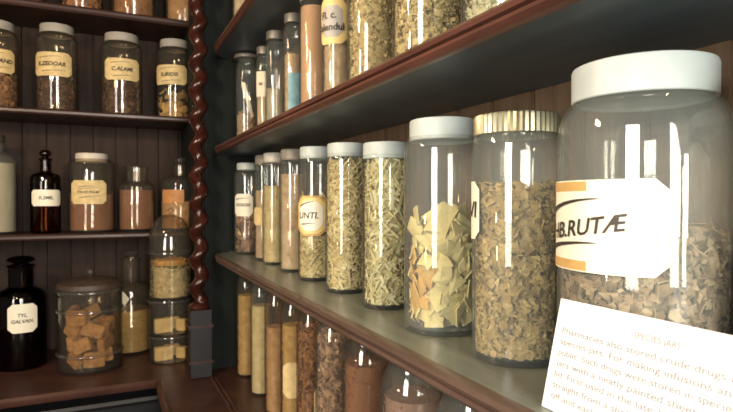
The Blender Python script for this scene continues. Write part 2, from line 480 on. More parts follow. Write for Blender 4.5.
def add_label(jar, r, zc, h, width, beta, style, text=None, tsize=.012, shear=.25, lines=None, toff=0.0, bold=.0003, tilt=0.0, tup=0.0):
    """beta: turn of the label from the jar's camera-facing direction (+ = right)"""
    la = empty('label', (0, 0, 0)); la.parent = jar; la.rotation_euler[2] = beta
    C.objects.unlink(la); bpy.data.objects.remove(la)
    def place(o): o.rotation_euler[2] = beta; return o
    r0 = r + .0004
    base = MB(); hw = width / 2
    if style == 'hex':         # cream plate, gold bands stopping short where overexposure washes them out
        patch(base, r0, -hw, hw, zc - h / 2, zc + h / 2, h * .13)
        L = place(base.build('paper_label', M['cream'], jar))
        b = MB()
        patch(b, r0 + .0005, -hw + h * .13, hw * .10 + toff, zc + h / 2 - h * .12, zc + h / 2 - .001, .0, .0002)
        b.build('gold_band', M['gold'], L); b = MB()
        patch(b, r0 + .0005, -hw + h * .13, hw * .10 + toff, zc - h / 2 + .001, zc - h / 2 + h * .12, .0, .0002)
        b.build('gold_band', M['gold'], L)
    elif style == 'octagon':
        patch(base, r0, -hw, hw, zc - h / 2, zc + h / 2, h * .22)
        L = place(base.build('paper_label', M['gold'], jar))
        b = MB(); q = h * .05; patch(b, r0 + .0005, -hw + q, hw - q, zc - h / 2 + q, zc + h / 2 - q, h * .20, .0002); b.build('label_border', M['gold_l'], L)
        b = MB(); q = h * .13; patch(b, r0 + .0009, -hw + q, hw - q, zc - h / 2 + q, zc + h / 2 - q, h * .18, .0002); b.build('label_field', M['cream'], L)
    elif style == 'grey':
        patch(base, r0, -hw, hw, zc - h / 2, zc + h / 2, h * .18)
        L = place(base.build('paper_label', M['gold_l'], jar))
        b = MB(); q = h * .15; patch(b, r0 + .0005, -hw + q, hw - q, zc - h / 2 + q, zc + h / 2 - q, h * .12, .0002); b.build('label_field', M['greylab'], L)
    else:
        mat = {'aged': M['cream_d'], 'white': M['cream'], 'orange': M['orange_tag'], 'paper': M['paper'], 'blue': M['blue']}[style]
        patch(base, r0, -hw, hw, zc - h / 2, zc + h / 2, h * (.16 if style in ('aged', 'white') else 0))
        L = place(base.build('paper_label', mat, jar))
    ri = r0 + .0015
    ink = MB()
    if text:
        for li, tx in enumerate(text if isinstance(text, list) else [text]):
            nl = len(text) if isinstance(text, list) else 1
            zo = zc + (nl - 1) * tsize * .6 - li * tsize * 1.2
            vs_, fs_ = text_mesh(tx, tsize, bold)
            ink.add([wrap(ri, v.x + v.y * shear + toff, zo + tup + v.y + v.x * tilt) for v in vs_], fs_)
    if lines:
        for (s0, s1, za, zb, w_) in lines: swoosh(ink, ri - .0002, s0, s1, zc + za, zc + zb, w_)
    if ink.v: ink.build('lettering', M['ink'], L, smooth=0)
    return L


# ---------------------------------------------------------------- contents
def orient(p, d, length, w, th):
    d = d.normalized(); u = d.cross(Vector((.3, .5, .8))); u = u.normalized() if u.length > 1e-4 else Vector((1, 0, 0)); v = d.cross(u)
    return d * length, u * w, v * th


def sticks(mb, n, r, h, ln, w, rng, flat=1.0):
    for _ in range(n):
        a = rng.uniform(0, 2 * math.pi)
        rad = r * math.sqrt(rng.uniform(.55, .98)); z = rng.uniform(.002, h)
        p = Vector((rad * math.cos(a), rad * math.sin(a), z))
        tan = Vector((-math.sin(a), math.cos(a), 0)); el = rng.gauss(0, .8)
        d = tan * math.cos(el) + Vector((0, 0, 1)) * math.sin(el) + Vector((math.cos(a), math.sin(a), 0)) * rng.uniform(-.12, .12)
        L = ln * rng.uniform(.4, 1.3); W = w * rng.uniform(.5, 1.5)
        D, U, V = orient(p, d, L / 2, W / 2, W / 2 * flat)
        pts = [p + D * s + U * i + V * j for s in (-1, 1) for i, j in ((-1, -1), (1, -1), (1, 1), (-1, 1))]
        ok = True
        for q in pts:
            rr = math.hypot(q.x, q.y)
            if rr > r * .995: q.x *= r * .99 / rr; q.y *= r * .99 / rr
            q.z = min(max(q.z, .0015), h + ln * .5)
        mb.add(pts, [(0, 3, 2, 1), (4, 5, 6, 7), (0, 1, 5, 4), (1, 2, 6, 5), (2, 3, 7, 6), (3, 0, 4, 7)])


def flakes(mb, n, r, h, size, rng, sides=(4, 6), topbias=.12, curl=.35):
    for _ in range(n):
        a = rng.uniform(0, 2 * math.pi)
        if rng.random() < topbias: rad = r * math.sqrt(rng.uniform(0, .95)); z = h + rng.uniform(-.003, size * .6)
        else: rad = r * math.sqrt(rng.uniform(.72, .98)); z = rng.uniform(.002, h)
        p = Vector((rad * math.cos(a), rad * math.sin(a), z))
        nrm = Vector((math.cos(a), math.sin(a), rng.gauss(0, .5))) + Vector((rng.gauss(0, .5), rng.gauss(0, .5), rng.gauss(0, .5)))
        nrm.normalize(); u = nrm.orthogonal().normalized(); v = nrm.cross(u)
        k = rng.randint(*sides); S = size * rng.uniform(.4, 1.25); pts = []; a0 = rng.uniform(0, 6)
        for i in range(k):
            t_ = a0 + 2 * math.pi * (i + rng.uniform(-.25, .25)) / k; q = S * rng.uniform(.45, 1.0) / 2
            pts.append(p + u * q * math.cos(t_) + v * q * math.sin(t_) + nrm * rng.gauss(0, S * curl * .35))
        pts = pts + [q + nrm * max(.0006, S * .06) for q in pts]
        for q in pts:
            rr = math.hypot(q.x, q.y)
            if rr > r * .995: q.x *= r * .99 / rr; q.y *= r * .99 / rr
            q.z = max(q.z, .0015)
        mb.add(pts, [tuple(range(k))[::-1], tuple(range(k, 2 * k))] + [(i, (i + 1) % k, k + (i + 1) % k, k + i) for i in range(k)])


def core(mb, r, h, amp, rng, seg=40, nz=20, slope=0.0):
    off = Vector((rng.uniform(0, 50), 0, 0)); n0 = len(mb.v)
    rings = []
    for i in range(nz + 1):
        z = .001 + (h - .001) * i / nz; ring = []
        for j in range(seg):
            a = 2 * math.pi * j / seg
            q = Vector((math.cos(a) * r, math.sin(a) * r, z))
            rr = r * (1 - amp * (noise.noise(q * 90 + off) * .5 + .5)); ring.append(len(mb.v))
            zz = z * (1 + slope * math.cos(a + 1) * (i / nz))
            mb.v.append((rr * math.cos(a), rr * math.sin(a), zz))
        rings.append(ring)
    for i in range(nz):
        for j in range(seg):
            k = (j + 1) % seg; mb.f.append((rings[i][j], rings[i][k], rings[i + 1][k], rings[i + 1][j]))
    # mounded top
    prev = rings[-1]
    for t_ in (.75, .5, .25):
        ring = []
        for j in range(seg):
            a = 2 * math.pi * j / seg; q = Vector((math.cos(a) * r * t_, math.sin(a) * r * t_, h))
            ring.append(len(mb.v)); mb.v.append((q.x, q.y, h * (1 + slope * math.cos(a + 1) * t_) + amp * r * .8 * noise.noise(q * 60 + off) + (1 - t_) * amp * r * .4))
        for j in range(seg):
            k = (j + 1) % seg; mb.f.append((prev[j], prev[k], ring[k], ring[j]))
        prev = ring
    mb.f.append(tuple(prev)); mb.f.append(tuple(reversed(rings[0])))


def fill(jar, r, h, kind, mat, rng, label, cat, near=1.0, zfloor=.006, name='dried_herbs'):
    """loose contents resting inside a jar: a heap nobody could count"""
    m = MB(); ri = r - .0035
    if kind == 'straw':
        core(m, ri * .80, h * .96, .12, rng); sticks(m, int(950 * near), ri, h, .036, .0023, rng)
    elif kind == 'straw_fat':
        core(m, ri * .74, h * .96, .12, rng); sticks(m, int(560 * near), ri, h, .060, .0036, rng, .35)
    elif kind == 'leaf':
        core(m, ri * .86, h, .14, rng, slope=.05); flakes(m, int(2200 * near), ri, h, .008, rng)
    elif kind == 'moss':
        core(m, ri * .88, h, .16, rng, slope=.08); flakes(m, int(1500 * near), ri, h, .013, rng, (5, 8), .2, .8); flakes(m, int(900 * near), ri, h * .4, .007, rng); sticks(m, int(120 * near), ri, h, .02, .0014, rng)
    elif kind == 'chunk':
        core(m, ri * .84, h * .97, .2, rng, slope=.10); flakes(m, int(420 * near), ri, h, .020, rng, (5, 8), .2, 1.0)
        flakes(m, int(1500 * near), ri, h, .011, rng, (4, 7), .2, .8)
    elif kind == 'chaff':
        core(m, ri * .93, h, .06, rng); flakes(m, int(1800 * near), ri, h, .0045, rng, (3, 5)); sticks(m, int(350 * near), ri, h, .010, .0012, rng)
    elif kind == 'powder':
        core(m, ri * .97, h, .015, rng)
    elif kind == 'slices':
        core(m, ri * .6, h * .8, .2, rng); flakes(m, int(90 * near) + 20, ri, h, .04, rng, (6, 8), .25, .25)
    o = m.build(name, mat, smooth=50)
    o.location = jar.location + Vector((0, 0, zfloor)); o.rotation_euler[2] = rng.uniform(0, 6)
    tag(o, label, cat, kind='stuff')
    return o


# ---------------------------------------------------------------- jars
def jar_body_profile(r, H, rn, sh, th=.0025, base=.006):
    """H: height of glass; rn neck radius; sh shoulder height"""
    zs_ = H - sh
    out = [(0, 0), (r - .005, 0), (r - .0012, .0015), (r, .005), (r, zs_ - sh * .55), (r - (r - rn) * .08, zs_ - sh * .25), (r - (r - rn) * .35, zs_ + sh * .05),
           (r - (r - rn) * .75, zs_ + sh * .25), (rn, zs_ + sh * .40), (rn, H)]
    inn = [(rn - th, H), (rn - th, zs_ + sh * .38), (r - (r - rn) * .75 - th, zs_ + sh * .22), (r - (r - rn) * .35 - th, zs_), (r - (r - rn) * .08 - th, zs_ - sh * .28),
           (r - th, zs_ - sh * .55), (r - th, base + .003), (r - th - .003, base), (0, base)]
    return out + inn


def screw_jar(name, x, y, z, r, H, label, group, lidmat='lid', lid_h=.022, lid_r=None, ribs=0, gl='glass', neck=.80, sh=.030, beta0=None, cat='jar', seg=56):
    face = math.atan2(-x, -y) if beta0 is None else beta0      # turn local -Y towards the camera
    # local -Y direction must point from jar to camera: rotation about Z
    rz = math.atan2(x, -(-y)) * -1
    j = tag(empty(name, (x, y, z), rz), label, cat, group)
    rn = r * neck; lr = lid_r or rn + .004
    m = MB(); m.lathe(jar_body_profile(r, H - .004, rn, sh), seg); m.build('glass_body', M[gl], j, smooth=40)
    m = MB()
    m.lathe([(0, H), (lr - .003, H), (lr - .0008, H - .001), (lr, H - .0035), (lr, H - lid_h + .001), (lr - .001, H - lid_h), (rn + .001, H - lid_h), (rn + .001, H - .0035), (0, H - .0035)], 96 if ribs else 48,
            flute=(.018 if ribs else 0), nfl=ribs)
    m.build('lid', M[lidmat], j, smooth=40)
    return j


def stopper_bottle(name, x, y, z, r, H, hs, rn, label, group, gl='glass_dark', stop='knob', cat='bottle', lip=True, dome=.03):
    """H total, hs height of shoulder top (base of the neck)"""
    j = tag(empty(name, (x, y, z), -math.atan2(x, y)), label, cat, group)
    hn = H - (.030 if stop == 'knob' else (.012 if stop == 'cap' else 0))
    th = .003
    prof = [(0, 0), (r - .005, 0), (r, .005), (r, hs - dome), (r * .95, hs - dome * .55), (r * .80, hs - dome * .2), (rn + (r - rn) * .25, hs - dome * .02), (rn, hs + .006), (rn, hn - .008)]
    if lip: prof += [(rn + .004, hn - .006), (rn + .005, hn - .002), (rn + .003, hn)]
    else: prof += [(rn, hn)]
    prof += [(rn - th, hn), (rn - th, hs), (r * .78 - th, hs - dome * .3), (r - th, hs - dome - .002), (r - th, .010), (r - th - .004, .007), (0, .007)]
    m = MB(); m.lathe(prof, 48); m.build('glass_body', M[gl], j, smooth=45)
    if stop == 'knob':
        m = MB(); m.lathe([(0, hn - .010), (rn - th - .001, hn - .010), (rn - th, hn + .001), (rn * .5, hn + .006), (rn * 1.05, hn + .012), (rn * 1.15, hn + .018), (rn * .9, hn + .026), (rn * .4, hn + .030), (0, hn + .030)], 32)
        m.build('stopper', M[gl], j, smooth=60)
    elif stop == 'cap':
        m = MB(); m.lathe([(0, hn - .010), (rn + .003, hn - .010), (rn + .003, H - .002), (rn + .001, H), (0, H)], 32); m.build('cap', M['lid_b'], j)
    elif stop == 'cork':
        m = MB(); m.lathe([(0, hn - .012), (rn - th - .0005, hn - .012), (rn - th + .001, hn + .012), (0, hn + .012)], 24); m.build('cork', M['cork'], j)
    return j


rng = random.Random(11)
G_MID = 'glass jars of dried herbs on the middle shelf of the right wall'
G_UP = 'glass jars on the upper shelf of the right wall'
G_LOW = 'glass jars below the middle shelf of the right wall'
ZM, ZU, ZL = SZ['mid'][0], SZ['upper'][0], ZC
XM = .405

# ---- middle shelf, near to far
x, y, r = solve(557, 738, Xc=.415)
ruta = screw_jar('storage_jar', x, y, ZM, r, .285, 'largest nearest glass jar with pale blue-grey lid and black-lettered cream label above the white card', G_MID, 'lid', .030, r * .83, gl='glass_near', neck=.78, sh=.036, seg=96)
add_label(ruta, r, .1500, .074, r * R(138), R(-53), 'hex', 'HB.RUTÆ', .0190, .15,
          lines=[(-.036, .034, .010, .022, .0040), (-.036, .032, -.021, -.013, .0040)], toff=.014, bold=.0003, tilt=.13, tup=-.002)
fill(ruta, r, .128, 'chunk', M['h_grey'], rng, 'grey-brown curled leaf pieces half filling the largest near jar', 'dried herbs', 2.0)

x, y, r = solve(472, 562, Xc=.402)
moss = screw_jar('storage_jar', x, y, ZM, r, .262, 'glass jar of brown mossy herb with a ribbed brass-coloured screw cap', G_MID, 'brass', .022, r * .96, ribs=48, gl='glass_near', neck=.90, sh=.022, seg=80)
add_label(moss, r, .160, .062, r * R(64), R(-84), 'white', 'VI', .024, .1, toff=.014)
fill(moss, r, .172, 'moss', M['h_moss'], rng, 'brown mossy herb filling the jar with the ribbed cap', 'dried herbs', 1.7)

x, y, r = solve(404, 482, Xc=.402)
chip = screw_jar('storage_jar', x, y, ZM, r, .276, 'glass jar of pale yellow and orange chips with a white lid', G_MID, 'lid', .028, r * .86, gl='glass_near', neck=.80, sh=.024, seg=80)
chip_pos = (x, y, r)

x, y, r = solve(362, 411, Xc=XM)
j = screw_jar('storage_jar', x, y, ZM, r, .262, 'glass jar of coarse pale stalks with white lid, directly left of the yellow chips jar', G_MID, 'lid', .026, r * .96, neck=.88, sh=.016)
fill(j, r, .235, 'straw_fat', M['h_straw2'], rng, 'coarse pale straw-like stalks packed in the jar left of the yellow chips', 'dried stalks', 1.2)
x, y, r = solve(325, 368, Xc=XM)
j = screw_jar('storage_jar', x, y, ZM, r, .276, 'glass jar of fine golden straw with white lid, right of the black-lettered octagonal label jar', G_MID, 'lid', .026, r * .90, neck=.84, sh=.018)
fill(j, r, .235, 'straw', M['h_straw'], rng, 'fine golden chopped straw in the jar right of the octagonal label', 'dried stalks', 1.5)
x, y, r = solve(298, 334, Xc=XM)
unti = screw_jar('storage_jar', x, y, ZM, r, .284, 'glass jar with white lid and gold-bordered octagonal label over dried stalks', G_MID, 'lid', .026, r * .90, neck=.84, sh=.020)
add_label(unti, r, .138, .084, r * R(115), R(-18), 'octagon', 'UNTI.', .0185, .12, lines=[(-.026, .010, .020, .030, .003), (-.022, .010, -.018, -.016, .0025)], toff=-.005, bold=.0004)
fill(unti, r, .165, 'straw', M['h_straw'], rng, 'short yellow stalks in the jar with the octagonal gold label', 'dried stalks', .9)
x, y, r = solve(279, 308, Xc=XM)
j = screw_jar('storage_jar', x, y, ZM, r, .292, 'glass jar of tan chaff with a dull grey lid among white lids', G_MID, 'lid_g', .026, r * .88, neck=.82, sh=.022)
fill(j, r, .225, 'chaff', M['h_tan'], rng, 'tan pinkish chaff in the jar with the dull grey lid', 'dried herbs', .9)
x, y, r = solve(262, 288, Xc=XM)
j = screw_jar('storage_jar', x, y, ZM, r, .296, 'glass jar with white lid just left of the grey-lidded jar', G_MID, 'lid_w', .026, r * .88, neck=.82, sh=.022)
fill(j, r, .20, 'chaff', M['h_gold'], rng, 'golden brown chopped herb in the jar left of the grey lid', 'dried herbs', .9)
x, y, r = solve(254, 275, Xc=XM)
j = screw_jar('storage_jar', x, y, ZM, r, .298, 'slim glass jar mostly hidden, second from the far end of the middle shelf', G_MID, 'lid_g', .026, r * .88, neck=.82, sh=.022)
add_label(j, r, .125, .05, r * R(70), R(-38), 'aged')
fill(j, r, .19, 'chaff', M['h_tan'], rng, 'tan chopped herb in the mostly hidden slim jar', 'dried herbs', .7)
x, y, r = solve(234, 262, Xc=XM)
j = screw_jar('storage_jar', x, y, ZM, r, .288, 'farthest glass jar on the middle shelf with ragged cream label and dark roots', G_MID, 'lid', .022, r * .80, neck=.74, sh=.024)
add_label(j, r, .155, .070, r * R(85), R(-22), 'white', 'HORDEI', .013, .2, lines=[(-.025, .02, .018, .022, .002)])
fill(j, r, .125, 'slices', M['h_red'], rng, 'reddish bark pieces in the farthest jar of the middle shelf', 'dried bark', .9)
m = MB(); add = flakes(m, 9, r - .006, .03, .045, random.Random(3), (4, 5), 0, .2)
o = m.build('bark_slices', M['h_slice'], smooth=0); o.location = j.location + Vector((0, 0, .045)); o.rotation_euler[2] = 2
tag(o, 'pale orange slices among dark bark in the farthest middle-shelf jar', 'dried slices', kind='stuff')
# jar at the picture's right edge behind the largest one
j = screw_jar('storage_jar', .452, .195, ZM, .055, .262, 'glass jar partly cut off behind the largest jar at the right', G_MID, 'lid', .026, None, gl='glass_near', seg=64)
add_label(j, .055, .165, .11, .055 * R(80), R(-35), 'white')
fill(j, .055, .12, 'leaf', M['h_grey'], rng, 'grey-brown leaf in the cut-off jar at the right edge', 'dried herbs', .8)

# yellow chips: every chip its own object
def chip_mesh(rg, s):
    k = rg.choice([3, 4, 4, 5, 6]); pts = []; a0 = rg.uniform(0, 6)
    for i in range(k):
        q = s * rg.uniform(.40, 1.05) / 2; a = a0 + 2 * math.pi * (i + rg.uniform(-.25, .25)) / k
        pts.append(Vector((q * math.cos(a), q * math.sin(a), rg.gauss(0, s * .05))))
        b = a0 + 2 * math.pi * (i + .5) / k
        if rg.random() < .5: pts.append(Vector((q * .62 * math.cos(b), q * .62 * math.sin(b), 0)))
    n = len(pts); th = .0022
    mb = MB(); c0 = Vector((0, 0, s * .06)); c1 = c0 + Vector((0, 0, th))
    mb.add(pts + [q + Vector((0, 0, th)) for q in pts] + [c0, c1],
           [((i + 1) % n, i, 2 * n) for i in range(n)] + [(n + i, n + (i + 1) % n, 2 * n + 1) for i in range(n)] + [(i, (i + 1) % n, n + (i + 1) % n, n + i) for i in range(n)])
    me = bpy.data.meshes.new('herb_chip'); me.from_pydata(mb.v, [], mb.f); me.update()
    return me


rg = random.Random(5)
chip_meshes = []
for i in range(16):
    me = chip_mesh(rg, rg.uniform(.036, .056)); me.materials.append(M['h_chip_o'] if i in (3, 9) else M['h_chip']); chip_meshes.append(me)
cxp, cyp, cr = chip_pos; n = 0
m = MB(); core(m, cr * .52, .125, .3, random.Random(2)); o = m.build('herb_chip_heap', M['h_chip'], smooth=20); o.location = (cxp, cyp, ZM + .007)
tag(o, 'crumbled pale chips in the middle of the chip heap in the white-lidded jar', 'dried chips', kind='stuff')
camdir = math.atan2(-cyp, -cxp)
for layer in range(11):
    z = .018 + layer * .0128
    for k in range(11):
        a = camdir + (k - 5) * R(32.7) + rg.uniform(-.2, .2) + layer * .26
        rel = (a - camdir + math.pi) % (2 * math.pi) - math.pi
        if layer > 8 and rg.random() < .5: continue
        rad = cr * rg.uniform(.60, .74)
        me = chip_meshes[rg.choice([0, 1, 2, 4, 5, 6, 7, 8, 10, 11, 12, 13, 14, 15])]
        if abs(rel) < 1.7 and rel < -.55 and layer in (1, 2, 3, 4, 5, 6) and rg.random() < .75: me = chip_meshes[rg.choice([3, 9])]
        o = bpy.data.objects.new('herb_chip', me); C.objects.link(o)
        nrm = Vector((math.cos(a) + rg.gauss(0, .22), math.sin(a) + rg.gauss(0, .22), rg.gauss(0, .30))).normalized()
        q = nrm.to_track_quat('Z', 'Y'); o.rotation_mode = 'QUATERNION'
        from mathutils import Quaternion
        o.rotation_quaternion = q @ Quaternion((0, 0, 1), rg.uniform(0, 6.28))
        # keep the whole chip inside the glass
        Rq = o.rotation_quaternion.to_matrix(); rmax = max(math.hypot(*( (Rq @ v.co + Vector((rad * math.cos(a), rad * math.sin(a), 0))).xy)) for v in me.vertices)
        lim = cr - .0040
        if rmax > lim: rad -= (rmax - lim)
        zmin = min((Rq @ v.co).z for v in me.vertices)
        zz = max(z, .0075 - zmin)
        o.location = (cxp + rad * math.cos(a), cyp + rad * math.sin(a), ZM + zz)
        col = 'orange' if me.materials[0] == M['h_chip_o'] else 'pale yellow'
        tag(o, f'thin {col} chip in the white-lidded jar of loose chips', 'dried chip', f'{col} chips in the white-lidded jar')
        n += 1

# ---- upper shelf, right wall
spec = [
    (460, 562, .27, 'leaf', 'h_green', .24, 'wide glass jar of greenish herb, nearest on the upper right shelf', 1.0, 'greenish leaf in the nearest jar of the upper shelf'),
    (392, 466, .27, 'moss', 'h_gold', .24, 'wide glass jar of golden crumbled herb on the upper shelf, second nearest', 1.2, 'golden crumbled herb in the second nearest upper jar'),
    (347, 398, .27, 'leaf', 'h_gold', .24, 'glass jar of golden flakes on the upper shelf right of the grey-field label', 1.2, 'golden flakes in the jar right of the grey-field label'),
]
for xl, xr, H, kind, mat, fh, lab, near, clab in spec:
    x, y, r = solve(xl, xr, Xc=.405)
    j = screw_jar('storage_jar', x, y, ZU, r, H, lab, G_UP, 'lid_w')
    fill(j, r, fh, kind, M[mat], rng, clab, 'dried herbs', near)
x, y, r = solve(322, 352, Xc=.40)
j = screw_jar('storage_jar', x, y, ZU, r, .275, 'slim jar on the upper shelf with yellow-bordered grey label lettered in black', G_UP, 'lid_w')
add_label(j, r, .168, .085, r * R(140), R(-22), 'grey', ['Fl. c.', 'Calendul'], .0185, 0, toff=-.006, bold=.0004)
fill(j, r, .235, 'chaff', M['h_tan'], rng, 'tan chaff in the jar with the grey and yellow label', 'dried herbs', 1.0)
x, y, r = solve(299, 329, Xc=.40)
j = screw_jar('storage_jar', x, y, ZU, r, .275, 'slim jar on the upper shelf filled with smooth orange-pink powder', G_UP, 'lid_g')
fill(j, r, .235, 'powder', M['h_orange'], rng, 'orange-pink powder in the slim upper jar', 'powder', 1.0, name='powder')
x, y, r = solve(283, 304, Xc=.40)
j = screw_jar('storage_jar', x, y, ZU, r, .272, 'slim half-empty jar on the upper shelf with a blue paper slip', G_UP, 'lid_d', neck=.7, sh=.03)
add_label(j, r, .085, .09, r * R(80), R(12), 'blue')
fill(j, r, .17, 'chaff', M['h_tan'], rng, 'greyish chaff in the upper jar with the blue slip', 'dried herbs', .5)
x, y, r = solve(265, 287, Xc=.40)
j = screw_jar('storage_jar', x, y, ZU, r, .272, 'slim jar with pale contents at its foot, left of the blue-slip jar', G_UP, 'lid_d', neck=.72, sh=.03)
fill(j, r, .115, 'chaff', M['h_white'], rng, 'pale crumbs in the foot of the jar left of the blue slip', 'dried herbs', .7)
x, y, r = solve(256, 273, Xc=.40)
j = screw_jar('storage_jar', x, y, ZU, r, .262, 'slim jar with small printed paper label, second from the far end of the upper shelf', G_UP, 'lid_d', neck=.72)
add_label(j, r, .155, .07, r * R(75), R(-25), 'paper', '30', .012, 0)
fill(j, r, .14, 'powder', M['h_tan'], rng, 'brownish powder in the jar with the small printed label', 'powder', .6, name='powder')
x, y, r = solve(236, 258, Xc=.40)
j = screw_jar('storage_jar', x, y, ZU, r, .290, 'farthest jar on the upper right shelf with a slanting paper slip', G_UP, 'lid_d', neck=.8, lid_h=.012, lid_r=r * 1.15)
m = MB(); patch(m, r + .0004, -.016, .004, .10, .185, 0)
for i, v in enumerate(m.v): m.v[i] = (v[0] + 0, v[1], v[2])
rr_ = r + .0006
mm = MB(); pts = [(-.018, .19), (-.006, .20), (.022, .095), (.014, .088)]
mm.add([wrap(rr_, s, z) for s, z in pts] + [wrap(rr_ + .0006, s, z) for s, z in pts], [(3, 2, 1, 0), (4, 5, 6, 7), (0, 1, 5, 4), (1, 2, 6, 5), (2, 3, 7, 6), (3, 0, 4, 7)])
mm.build('paper_slip', M['paper'], j, smooth=0)
fill(j, r, .09, 'chunk', M['h_tan'], rng, 'tan crumbled bark in the farthest jar of the upper shelf', 'dried herbs', .5)
# top shelf
x, y, r = solve(233, 252, Xc=.375)
j = screw_jar('storage_jar', x, y, SZ['top'][0], r, .24, 'glass jar of orange herb on the topmost shelf of the right wall', None, 'lid_g')
fill(j, r, .2, 'chaff', M['h_tan'], rng, 'orange-tan herb in the jar on the topmost right shelf', 'dried herbs', .5)

# ---- below the middle shelf
low = [
    (236, 258, 'chaff', 'h_gold', .25, 'farthest jar below the middle shelf, filled with golden brown pieces', 'glass_old'),
    (250, 273, 'powder', 'h_gold', .25, 'jar filled with golden powder, second from the far end below the middle shelf', 'glass'),
    (264, 289, 'chaff', 'h_tan', .22, 'brown jar between the golden powder jar and the papered jar, below the middle shelf', 'glass_old'),
    (280, 306, 'chaff', 'h_gold', .255, 'jar with a yellowed paper label facing out below the middle shelf', 'glass_old'),
    (296, 326, 'chunk', 'h_red', .27, 'jar with a torn pale label right of the yellowed label below the middle shelf', 'glass_old'),
    (315, 352, 'chunk', 'h_red', .28, 'jar of reddish bark below the middle shelf, right of the torn label jar', 'glass'),
    (341, 392, 'chaff', 'h_brick', .275, 'wider jar of brown chopped bark below the middle shelf', 'glass_old'),
    (380, 446, 'chaff', 'h_brick', .27, 'brown-filled wide jar under the middle shelf, second nearest below', 'glass'),
    (432, 520, 'leaf', 'h_green', .19, 'jar of greyish leaf nearest below the middle shelf at the bottom edge', 'glass'),
]
for i, (xl, xr, kind, mat, fh, lab, gl) in enumerate(low):
    x, y, r = solve(xl, xr, Xc=.402)
    j = screw_jar('storage_jar', x, y, ZL, r, .360, lab, G_LOW, 'lid_g', .018, gl=gl, neck=.72, sh=.055)
    fill(j, r, fh, kind, M[mat], rng, 'contents of the ' + lab.split(',')[0].replace(' below the middle shelf', ' low on the right')[:70], 'dried herbs' if kind != 'powder' else 'powder', .7, name='powder' if kind == 'powder' else 'dried_herbs')
    if i == 3: add_label(j, r, .135, .085, r * R(90), R(-6), 'aged')
    if i == 4: add_label(j, r, .12, .08, r * R(28), R(24), 'aged')

# ---- white card leaning on the largest jar
tl = Vector((.346, .349, 1.5 - .083)); bl = Vector((.325, .349, ZM + .0004)); W = .172
card = empty('information_card', bl); tag(card, 'white printed information card leaning against the largest jar on the middle shelf', 'card')
ez = (tl - bl); hgt = ez.length; ez.normalize(); ex = Vector((0, -1, 0)); nz = ex.cross(ez)
def cp(u, v, d=0): q = ex * u + ez * v + nz * (-d); return q
# face towards the viewer is -X
sgn = -1 if nz.x > 0 else 1
def cpt(u, v, d): return ex * u + ez * v + nz * (sgn * d)
m = MB(); P = [cpt(u, v, d) for d in (0, .0008) for (u, v) in ((0, 0), (W, 0), (W, hgt), (0, hgt))]
m.add(P, [(3, 2, 1, 0), (4, 5, 6, 7), (0, 1, 5, 4), (1, 2, 6, 5), (2, 3, 7, 6), (3, 0, 4, 7)])
fix_normals(m.build('card_sheet', M['card'], card, smooth=0))
m = MB()
def card_line(s, uc, v, size, width=None, left=None):
    vs_, fs_ = text_mesh(s, size, .00004)
    x0 = min(q.x for q in vs_); x1 = max(q.x for q in vs_); k = (width / (x1 - x0)) if width else 1
    m.add([cpt((left + (q.x - x0) * k) if left is not None else uc + q.x * k, v + q.y, .0012) for q in vs_], fs_)
card_line('SPECIES JARS', W / 2 + .006, hgt - .0145, .0062, .036)
body = ['Pharmacies also stored crude drugs in', 'species jars. For making infusions and', 'public. Such drugs were stored in species', 'jars with a neatly painted sheet metal',
        'lid. First used in the late 18th century,', 'straight from a shelf', 'off and early 19th c.']
for i, s in enumerate(body):
    card_line(s, 0, hgt - .0255 - i * .0088, .0070, (.142) * (1 if i < 5 else len(s) / 40), .008)
m.build('printed_text', M['ink_soft'], card, smooth=0)

# ---------------------------------------------------------------- far shelves
G_A = 'labelled jars on the upper far shelf'
Z1, Z2, Z3 = BZ[0][0], BZ[1][0], BZ[2][0]
YB = 2.20
def far(xl, xr, Yc=YB): return solve(xl, xr, Yc=Yc)

def label_at(j, x, y, r, zbase, xl, xr, yt, yb, style, text, ts=.02, **kw):
    """wrap a label over the pixel box it has in the photograph"""
    zt, zb = z_at(x, y, 0, yt), z_at(x, y, 0, yb)
    b = math.atan2(x, y); dist = math.hypot(x, y)
    f_ = lambda px: math.asin(max(-.97, min(.97, dist * math.sin(bearing(px) - b) / r)))
    a0, a1 = f_(xl), f_(xr)
    return add_label(j, r, (zt + zb) / 2 - zbase, zt - zb, r * (a1 - a0), (a0 + a1) / 2, style, text, ts, **kw)

